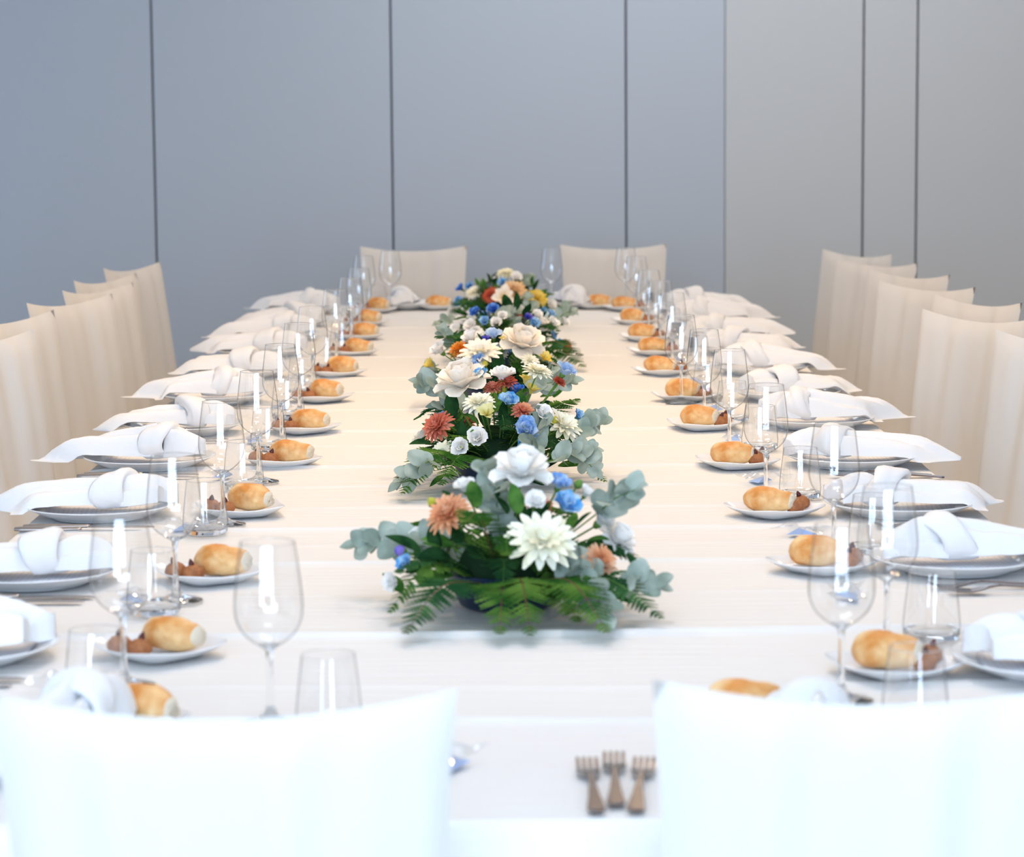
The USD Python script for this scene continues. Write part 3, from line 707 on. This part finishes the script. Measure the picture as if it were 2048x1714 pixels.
def flower(parent, kind, colour, at, d, size, seed, fine):
    """One bloom as a part with its petals as sub-parts; fine: its petals can be told apart in the photograph."""
    rng = np.random.default_rng(seed)
    R = size / 2
    mat = 'petal_' + colour
    spin = rng.uniform(0, 6)
    name = {'rose': 'rose', 'lis': 'lisianthus', 'pom': 'dahlia', 'mum': 'chrysanthemum', 'lily': 'alstroemeria', 'bud': 'bud'}[kind]
    ms, extra = [], []
    if kind == 'rose':
        rings = [(4, .86, .62, 72, 122, .10, .0), (5, .92, .85, 70, 104, .16, .0), (6, 1.0, .92, 60, 66, .16, -.04), (6, 1.05, 1.0, 42, 18, .14, -.10), (6, 1.08, 1.05, 22, -18, .10, -.16)]
        for n, L, w, a0, a1, r0, z0 in rings:
            o = rng.uniform(0, 6)
            for k in range(n):
                ms.append(petal(R * L * rng.uniform(.92, 1.08), R * w * 1.05, math.radians(a0), math.radians(a1 + rng.uniform(-8, 8)), .38, R * r0, R * z0, o + 2 * PI * k / n + rng.uniform(-.1, .1), .05, .03, rng.uniform(0, 6)))
    elif kind == 'lis':
        rings = [(4, .85, .62, 98, 92, .03, .0), (5, 1.0, .85, 82, 60, .08, .0), (5, 1.1, 1.0, 60, 24, .10, -.04)]
        for n, L, w, a0, a1, r0, z0 in rings:
            o = rng.uniform(0, 6)
            for k in range(n):
                ms.append(petal(R * L * rng.uniform(.9, 1.1), R * w * 1.2, math.radians(a0), math.radians(a1 + rng.uniform(-14, 14)), .45, R * r0, R * z0, o + 2 * PI * k / n + rng.uniform(-.12, .12), .0, .075, rng.uniform(0, 6)))
        extra.append(('calyx', lathe([(0, -R * .42), (R * .14, -R * .36), (R * .26, -R * .1), (R * .22, R * .05)], 8), 'stem'))
        extra.append(('centre', lathe([(R * .05, 0), (R * .12, R * .35), (R * .1, R * .5), (0, R * .55)], 8), 'green_center'))
    elif kind == 'mum':
        n = 15 if size > .05 else 12
        for q, (m, L, a0, a1, z0) in enumerate([(n, 1.0, 8, -8, -.04), (n, .90, 22, 4, .0), (n - 3, .66, 46, 26, .03), (n - 6, .40, 70, 62, .05)]):
            o = rng.uniform(0, 6)
            for k in range(m):
                ms.append(petal(R * L * rng.uniform(.9, 1.08), R * .30, math.radians(a0 + rng.uniform(-5, 5)), math.radians(a1 + rng.uniform(-10, 10)), .5, R * .08, R * z0, o + 2 * PI * k / m, .55, 0, 0, 6, 3, .5))
        extra.append(('centre', lathe([(R * .16, R * .02), (R * .17, R * .12), (R * .1, R * .2), (0, R * .22)], 12), 'center' if colour in ('daisy', 'yellow') else 'petal_cream'))
    elif kind == 'pom':
        for q, (m, L, a0, a1) in enumerate([(16, 1.0, 2, -14), (16, .98, 22, 8), (14, .92, 40, 28), (12, .84, 58, 50), (8, .76, 74, 70), (4, .70, 88, 86)]):
            o = rng.uniform(0, 6)
            for k in range(m):
                ms.append(petal(R * L * rng.uniform(.9, 1.08), R * .30, math.radians(a0 + rng.uniform(-5, 5)), math.radians(a1 + rng.uniform(-8, 8)), .7, R * .06, 0, o + 2 * PI * k / m, .35, 0, 0, 5, 3, .4))
    elif kind == 'lily':
        for q, (m, L, a0, a1) in enumerate([(3, 1.25, 72, 20), (3, 1.15, 76, 34)]):
            for k in range(m):
                ms.append(petal(R * L, R * .72, math.radians(a0), math.radians(a1), .35, R * .04, 0, 2 * PI * (k + q * .5) / m + rng.uniform(-.1, .1), .6, 0.02, 1))
        extra.append(('stamen', join(*[tube([(0, 0, 0), (.12 * R * math.cos(k), .12 * R * math.sin(k), R * .5), (.25 * R * math.cos(k), .25 * R * math.sin(k), R * .85)], .025 * R, 4) for k in range(5)]), 'center'))
    else:
        ms.append(lathe([(0, -R), (R * .7, -R * .6), (R * .95, 0), (R * .7, R * .7), (R * .2, R * 1.15), (0, R * 1.2)], 10))
        extra.append(('calyx', lathe([(0, -R * 1.15), (R * .6, -R * .9), (R * 1.0, -R * .25), (R * .93, R * .0)], 10), 'stem'))
    h = holder(name, parent)
    # each bloom lies in its own frame so that its colour pattern is its own
    ms = set_down(ms, d, at, spin)
    if fine and kind in ('rose', 'lis', 'mum', 'lily'):
        for m in ms: obj('petal', m, mat, h, smooth=True)
    else:
        obj('petals' if len(ms) > 1 else 'body', join(*ms), mat, h, smooth=True)
    for nm, m, mt in extra:
        obj(nm, set_down([m], d, at, spin)[0], mt, h, smooth=True)
    base = np.array(at) - np.asarray(d) / np.linalg.norm(d) * R * .2
    root = np.array([at[0] * .15, at[1] * .15, .03])
    mid = (base + root) / 2 + np.array([0, 0, .012]) - np.asarray(d) * .01
    obj('stem', tube(spline([root, mid, base], 7), .0016 + .00002 * size, 6), 'stem', h, smooth=True)

def leaf_mesh(L, w, point=0.7, cup=0.18, bend=0.35, round_=False):
    nu, nv = 8, 5
    s = np.linspace(0, 1, nu)
    wid = w / 2 * (np.sin(PI * np.clip(s, .02, .985) ** .8) ** (.55 if round_ else .8))
    ang = bend * (0.5 - s)
    r = np.concatenate([[0], np.cumsum(np.cos(ang[1:]))]) * L / (nu - 1)
    z = np.concatenate([[0], np.cumsum(np.sin(ang[1:]))]) * L / (nu - 1)
    v = [(wid[i] * (-1 + 2 * j / (nv - 1)), r[i], z[i] + cup * wid[i] * (-1 + 2 * j / (nv - 1)) ** 2) for i in range(nu) for j in range(nv)]
    return np.array(v), grid_faces(nu, nv)[:, ::-1]

def frame_of(y, up):
    y = np.asarray(y, float) / np.linalg.norm(y); up = np.asarray(up, float)
    x = np.cross(y, up); x /= np.linalg.norm(x) + 1e-9
    return np.array([x, y, np.cross(x, y)])

def eucalyptus(parent, a, b, rng, size):
    h = holder('eucalyptus_sprig', parent)
    a, b = np.array(a), np.array(b)
    root = np.array([a[0] * .3, a[1] * .3, max(.03, a[2] * .5)])
    c = spline([root, a + [0, 0, .004], (a + b) / 2 + [0, 0, .008], b], 18)
    c[:, 2] = np.maximum(c[:, 2], .009)
    obj('stem', tube(c, np.linspace(.0014, .0007, 18), 5), 'stem', h, smooth=True)
    n = max(3, int(np.linalg.norm(b - a) / .015) + 1)
    for k in range(n):
        u = .36 + .62 * k / max(1, n - 1)
        i = min(16, int(u * 17)); p = c[i]; t = c[i + 1] - c[i]; t /= np.linalg.norm(t)
        for sgn in (-1, 1):
            f = frame_of(t, (0, -.35, 1))
            side = f[0] * math.cos(k * 1.4) + f[2] * math.sin(k * 1.4)
            d = side * sgn * .8 + t * .65 + np.array([0, -.05, .15])
            L = size * rng.uniform(.8, 1.12) * (1.05 - .3 * u)
            v, fc = leaf_mesh(L, L * rng.uniform(.82, .98), .3, rng.uniform(-.1, .25), rng.uniform(-.2, .5), True)
            nrm = np.array([rng.uniform(-.5, .5), -0.75 + rng.uniform(-.3, .3), .65])
            v = v @ frame_of(d, nrm) + p
            v[:, 2] = np.maximum(v[:, 2], .008)
            obj('leaf', (v, fc), 'euc', h, smooth=True)
    v, fc = leaf_mesh(size * .7, size * .5, .5)
    obj('leaf', (v @ frame_of(t, (0, -.6, .8)) + c[-1], fc), 'euc', h, smooth=True)

def fern(parent, tip, rng, dark=False):
    """A frond: a midrib with toothed leaflets shrinking to the tip; root under the blooms."""
    h = holder('fern_frond', parent)
    tip = np.array(tip)
    root = np.array([tip[0] * .22, tip[1] * .22, .045])
    mid = root * .45 + tip * .55 + np.array([0, 0, .035 + .02 * rng.uniform(-1, 1)])
    c = spline([root, mid, tip], 34)
    obj('midrib', tube(c, np.linspace(.0014, .0004, 34), 5), 'twig' if rng.uniform() < .35 else 'stem', h, smooth=True)
    L = np.linalg.norm(np.diff(c, axis=0), axis=1).sum()
    V, F, n = [], [], 0
    for i in np.linspace(4, 32.4, 25):
        u = i / 33
        i = int(i)
        t = c[min(i + 1, 33)] - c[i - 1]; t /= np.linalg.norm(t)
        fr = frame_of(t, (0, -.25, 1))
        l = L * .27 * min(1, (u - .05) * 5) * (1 - u) ** .75 * rng.uniform(.9, 1.08) + .003
        for sgn in (-1, 1):
            d = fr[0] * sgn * .86 + t * .5 + np.array([0, 0, -.12 + rng.uniform(-.08, .08)])
            m = 6
            pts = [(0, 0, 0)]
            for q in range(m):                                  # toothed outline, both sides of the leaflet's own rib
                s = (q + .5) / m
                w = (.0042 + .02 * L * (1 - u)) * .8 * (1 - s) ** .7 + .0006
                pts += [(-w * 1.25, l * (s + .12), 0), (-w * .3, l * (s + .14), 0), (w * 1.25, l * (s + .12), 0), (w * .3, l * (s + .14), 0)]
            pts.append((0, l * 1.1, 0))
            P = np.array(pts)
            ridge = [(0, l * (q + .5) / m, -.0006) for q in range(m)]
            P = np.vstack([P, ridge]); o = len(pts)
            tri = []
            pl = [0] + sum([[1 + 4 * q, 2 + 4 * q] for q in range(m)], []) + [o - 1]
            prt = [0] + sum([[3 + 4 * q, 4 + 4 * q] for q in range(m)], []) + [o - 1]
            rd = [0] + sum([[o + q, o + q] for q in range(m)], []) + [o - 1]
            for q in range(len(pl) - 1):
                for lst, flip in ((pl, 1), (prt, 0)):
                    a, b, e, g = rd[q], rd[q + 1], lst[q], lst[q + 1]
                    for tr in ((a, e, g), (a, g, b)):
                        if len(set(tr)) == 3: tri.append(tr[::-1] if flip else tr)
            W = P @ frame_of(d, (0, -.2, 1)) + c[i]
            W[:, 2] = np.maximum(W[:, 2], .007)
            V.append(W); F.append(np.array(tri) + n); n += len(W)
    o = obj('leaflets', (np.vstack(V), np.vstack(F)), 'fern_dark' if dark else 'fern', h, smooth=False)
    tag(o, kind='stuff')

FLOWERS = {
 1: [
  ('rose', 'white', 0.022, 0, 0.201, 0.07), ('lis', 'blue', 0.084, -0.051, 0.154, 0.044), ('lis', 'sky', 0.077, 0, 0.179, 0.035),
  ('lis', 'white', 0.041, -0.07, 0.163, 0.034), ('lis', 'white', -0.061, 0, 0.175, 0.033), ('pom', 'peach', -0.084, -0.069, 0.148, 0.06),
  ('bud', 'lime', -0.112, 0, 0.158, 0.014), ('mum', 'cream', 0.049, -0.135, 0.118, 0.085), ('lis', 'white', 0.138, 0, 0.124, 0.045),
  ('rose', 'white', 0.165, 0, 0.097, 0.048), ('pom', 'peach', 0.133, -0.107, 0.08, 0.053), ('lis', 'blue', -0.145, -0.089, 0.079, 0.028),
  ('lis', 'white', -0.165, -0.076, 0.052, 0.031), ('bud', 'violet', -0.159, -0.04, 0.091, 0.016), ('lis', 'white', 0.117, 0, 0.166, 0.025),
  ('bud', 'green', 0.108, 0, 0.184, 0.012),
 ],
 2: [
  ('rose', 'ivory', -0.067, 0, 0.197, 0.086), ('lis', 'blue', -0.029, 0, 0.212, 0.029), ('lis', 'white', 0.013, 0, 0.205, 0.049),
  ('pom', 'coral', -0.006, 0, 0.186, 0.035), ('pom', 'red', 0.024, 0, 0.197, 0.039), ('lis', 'deepblue', 0.037, 0, 0.179, 0.035),
  ('lis', 'blue', 0.025, -0.074, 0.164, 0.04), ('bud', 'lime', 0.013, 0.015, 0.179, 0.02), ('pom', 'peachpink', 0.054, -0.092, 0.149, 0.042),
  ('lis', 'white', 0.09, -0.077, 0.14, 0.04), ('mum', 'cream', 0.134, -0.055, 0.116, 0.073), ('bud', 'lime', 0.115, -0.066, 0.129, 0.017),
  ('lis', 'blue', 0.163, 0, 0.126, 0.029), ('lis', 'deepblue', 0.177, 0, 0.107, 0.023), ('mum', 'cream', -0.033, -0.069, 0.165, 0.054),
  ('lily', 'yellowgreen', -0.017, -0.112, 0.144, 0.042), ('pom', 'coral', -0.113, -0.087, 0.119, 0.059), ('lis', 'white', -0.034, -0.152, 0.103, 0.043),
  ('lis', 'white', -0.067, -0.153, 0.086, 0.036), ('mum', 'cream', -0.103, -0.14, 0.072, 0.053), ('lis', 'sky', 0.056, -0.137, 0.113, 0.051),
  ('lis', 'blue', 0.058, -0.157, 0.085, 0.038), ('lily', 'yellow', 0.07, 0, 0.176, 0.033), ('lily', 'yellow', 0.058, 0, 0.198, 0.029),
  ('lis', 'ice', 0.136, 0, 0.216, 0.043), ('mum', 'cream', 0.084, 0, 0.22, 0.053), ('pom', 'red', 0.128, 0, 0.199, 0.025),
 ],
 3: [
  ('rose', 'ivory', 0.063, -0.048, 0.164, 0.089), ('mum', 'daisy', -0.041, -0.099, 0.148, 0.086), ('pom', 'orange', -0.095, -0.044, 0.15, 0.046),
  ('rose', 'white', -0.065, 0, 0.173, 0.046), ('lis', 'ice', -0.009, -0.019, 0.179, 0.041), ('lis', 'violet', -0.031, -0.048, 0.172, 0.027),
  ('lis', 'sky', -0.046, -0.12, 0.132, 0.031), ('lis', 'sky', -0.058, -0.13, 0.119, 0.026), ('bud', 'lime', -0.03, -0.132, 0.126, 0.014),
  ('lis', 'white', -0.139, 0, 0.142, 0.046), ('lily', 'yellow', -0.161, 0, 0.107, 0.039), ('lily', 'yellow', 0.113, -0.074, 0.127, 0.038),
  ('lily', 'yellow', 0.014, -0.048, 0.174, 0.019), ('mum', 'cream', 0.081, -0.105, 0.129, 0.041),
 ],
 4: [
  ('lis', 'blue', 0.151, -0.095, 0.063, 0.029), ('pom', 'coral', 0.177, -0.046, 0.047, 0.043), ('lis', 'blue', 0.139, -0.092, 0.086, 0.023),
  ('lis', 'deepblue', -0.085, -0.064, 0.149, 0.034), ('lis', 'deepblue', -0.036, -0.085, 0.157, 0.04), ('lis', 'blue', -0.059, -0.119, 0.129, 0.031),
  ('lis', 'white', -0.099, -0.109, 0.114, 0.04), ('lis', 'white', -0.025, -0.134, 0.125, 0.034), ('lis', 'white', -0.008, -0.114, 0.143, 0.031),
  ('lis', 'white', -0.14, -0.077, 0.097, 0.043), ('lis', 'violet', 0.067, -0.103, 0.138, 0.026), ('lis', 'blue', 0.084, -0.111, 0.122, 0.031),
  ('lis', 'white', 0.091, -0.075, 0.141, 0.034), ('rose', 'ivory', 0.109, -0.093, 0.118, 0.037), ('lis', 'white', 0.136, -0.048, 0.117, 0.037),
  ('lis', 'white', 0.172, 0, 0.114, 0.032), ('lis', 'blue', 0.133, 0, 0.138, 0.029), ('rose', 'white', -0.086, -0.135, 0.097, 0.037),
 ],
 5: [
  ('mum', 'cream', 0.006, -0.022, 0.179, 0.061), ('lis', 'white', 0.038, -0.068, 0.164, 0.041), ('lis', 'blue', -0.01, -0.107, 0.149, 0.034),
  ('pom', 'peachlight', 0.032, -0.132, 0.126, 0.074), ('pom', 'red', -0.047, -0.141, 0.112, 0.057), ('lily', 'ivory', -0.004, -0.159, 0.098, 0.087),
  ('lis', 'deepblue', -0.15, 0, 0.126, 0.034), ('lis', 'blue', -0.118, -0.042, 0.135, 0.034), ('mum', 'cream', -0.106, -0.092, 0.121, 0.054),
  ('lis', 'blue', -0.151, -0.077, 0.082, 0.044), ('mum', 'yellow', 0.111, -0.112, 0.101, 0.064), ('lis', 'white', 0.153, -0.083, 0.071, 0.044),
  ('lis', 'blue', 0.127, -0.128, 0.056, 0.03), ('lis', 'white', -0.179, -0.027, 0.055, 0.037), ('lis', 'white', 0.05, -0.169, 0.068, 0.03),
 ],
}
FERNS = {
 1: [(-0.17, -0.136, 0.015), (-0.141, -0.289, 0.015), (-0.011, -0.3, 0.015), (0.031, -0.3, 0.012), (0.216, -0.22, 0.02), (0.136, -0.3, 0.016), (0.099, -0.24, 0.02), (-0.16, -0.115, 0.07), (-0.153, 0.14, 0.101), (-0.058, -0.172, 0.15), (0.215, -0.019, 0.05), (0.103, 0.14, 0.111)],
 2: [(-0.176, -0.286, 0.015), (-0.158, -0.106, 0.05), (-0.194, -0.168, 0.025), (-0.104, -0.277, 0.03), (-0.165, 0.14, 0.107), (0.211, -0.177, 0.02), (0.208, -0.018, 0.05), (-0.146, 0.043, 0.08), (0.169, 0.14, 0.146), (-0.087, -0.182, 0.05), (0.151, -0.125, 0.05)],
 3: [(-0.188, 0.14, 0.067), (-0.155, 0.14, 0.167), (0.168, 0.14, 0.083), (0.131, 0.14, 0.146), (-0.194, 0.119, 0.05)],
 4: [(0.224, -0.3, 0.012), (0.215, -0.3, 0.043), (-0.185, 0.14, 0.094), (-0.191, 0.056, 0.05), (0.156, -0.141, 0.1), (-0.155, 0.14, 0.116)],
 5: [(-0.177, -0.095, 0.08), (-0.19, -0.3, 0.045), (0.219, -0.076, 0.05), (0.169, -0.081, 0.11)],
}
EUCALYPTUS = {
 1: [(-0.092, 0.048, 0.08, -0.222, 0.073, 0.08), (-0.021, 0.1, 0.183, -0.01, -0.036, 0.11), (0.129, -0.007, 0.13, 0.184, -0.076, 0.18), (0.097, -0.086, 0.07, 0.137, -0.24, 0.027), (0.075, -0.1, 0.08, 0.108, -0.175, 0.05), (0.159, -0.138, 0.05, 0.21, -0.121, 0.05), (-0.101, 0.1, 0.055, -0.058, -0.005, 0.05)],
 2: [(0.081, -0.059, 0.12, 0.064, -0.24, 0.066), (0.106, -0.24, 0.066, 0.184, -0.173, 0.08), (0.153, -0.058, 0.09, 0.21, 0.085, 0.11), (-0.092, 0.1, 0.153, -0.146, 0.1, 0.184), (0.068, 0.1, 0.162, 0.148, 0.1, 0.186), (-0.114, -0.24, 0.067, -0.18, -0.24, 0.032), (-0.072, 0.1, 0.123, -0.112, 0.1, 0.138), (0.149, -0.204, 0.07, 0.183, -0.199, 0.05)],
 3: [(-0.111, 0.1, 0.139, -0.136, 0.1, 0.179), (0.08, 0.031, 0.1, 0.144, -0.122, 0.09), (-0.155, 0.1, 0.083, -0.177, -0.018, 0.07)],
 4: [(-0.015, -0.05, 0.13, 0.036, 0.1, 0.14), (0.014, 0.017, 0.11, 0.049, -0.131, 0.1), (0.146, 0.1, 0.102, 0.19, 0.1, 0.139), (-0.155, 0.1, 0.105, -0.194, 0.1, 0.108)],
 5: [(0.058, -0.24, 0.105, 0.099, -0.24, 0.072), (0.051, 0.016, 0.13, 0.095, 0.1, 0.15), (0.182, -0.228, 0.07, 0.224, -0.24, 0.062), (-0.026, 0.1, 0.13, -0.077, 0.1, 0.138)],
}


CENTRES = {1: (0.0, 3.83), 2: (-.02, 5.16), 3: (-.02, 6.45), 4: (0.0, 7.66), 5: (0.0, 9.02)}
LOOKS = {1: 'low flower arrangement closest to the camera, large white rose on top, peach dahlias', 2: 'fullest flower arrangement, second from the camera, with many blue lisianthus and a coral dahlia',
         3: 'flower arrangement with a big ivory rose, white daisy and orange dahlia, third from the camera', 4: 'flower arrangement of small blue and white blooms, fourth from the camera',
         5: 'flower arrangement at the far end with a pale peach bloom and cream chrysanthemum on top'}
for k in range(1, 6):
    rng = np.random.default_rng(100 + k)
    cx, cy = CENTRES[k]
    t = thing('flower_arrangement', LOOKS[k], 'flower arrangement', (cx, cy, CZ), 0, 'flower arrangements in a row down the table')
    obj('bowl', lathe([(0, 0), (.062, 0), (.070, .004), (.082, .03), (.088, .05), (.0905, .052), (.0885, .054), (.084, .05), (.076, .028), (0, .022)], 48), 'bowl', t, smooth=50)
    s = trimesh.creation.icosphere(subdivisions=3, radius=1.0)
    v = s.vertices * [.072, .072, .055] + [0, 0, .055]; v[:, 2] = np.maximum(v[:, 2], .026)
    obj('floral_foam', (v, s.faces), 'foam', t, smooth=60)
    for n, (kind, colour, x, y, z, size) in enumerate(FLOWERS[k]):
        if colour == 'daisy' or (kind == 'mum'): size *= 1.05
        d = np.array([x / .19, y / .19 - .35, z / .18 * .9 + .15])
        if kind == 'lis' and z < .07: d[2] -= .3
        if kind in ('mum', 'rose'): d[2] += .45
        if kind == 'pom': d = d + [x * 3, 0, .3]
        p = np.array([x, y, z]) * .97
        flower(t, kind, colour, p, d, size * 1.12, 1000 * k + n, k <= 3 and size > .03)
    for n in range(7):                                          # the side turned away from the camera
        a = rng.uniform(.35, PI - .35); e = rng.uniform(.3, 1.0)
        p = np.array([.17 * math.cos(a) * math.cos(e), .17 * math.sin(a) * math.cos(e), .165 * math.sin(e)])
        flower(t, ['lis', 'mum', 'pom', 'lis'][n % 4], ['white', 'cream', 'coral', 'blue', 'ivory', 'white', 'sky'][n], p, p / .17 + [0, 0, .2], .042, 5000 * k + n, False)
    for n, tip in enumerate(FERNS[k]):
        fern(t, tip, rng, n % 3 == 1)
    for n in range(7):                                          # short fronds filling the front
        a = -PI / 2 + rng.uniform(-1.2, 1.2); q = rng.uniform(.12, .19)
        fern(t, (q * math.cos(a), q * math.sin(a), rng.uniform(.03, .12)), rng, n % 2 == 0)
    for n in range(5):
        a = rng.uniform(.3, PI - .3)
        fern(t, (.21 * math.cos(a), .21 * math.sin(a), rng.uniform(.02, .06)), rng, True)
    for e in EUCALYPTUS[k]:
        eucalyptus(t, e[:3], e[3:], rng, .042 if k < 3 else .035)
    for n in range(46):
        a = rng.uniform(0, 2 * PI); e = rng.uniform(.05, 1.35)
        q = rng.uniform(.62, .86)
        p = np.array([.19 * math.cos(a) * math.cos(e), .19 * math.sin(a) * math.cos(e), .18 * math.sin(e)]) * q
        p[2] = max(p[2], .02)
        L = rng.uniform(.035, .06)
        v, f = leaf_mesh(L, L * rng.uniform(.42, .62), .8, .2, rng.uniform(0, .8))
        d = p / .19 + rng.uniform(-.5, .5, 3)
        v = v @ frame_of(d, (rng.uniform(-.4, .4), -.4, 1)) + p
        v[:, 2] = np.maximum(v[:, 2], .008)
        obj('leaf', (v, f), 'leaf_dark' if n % 3 else 'leaf', t, smooth=True)
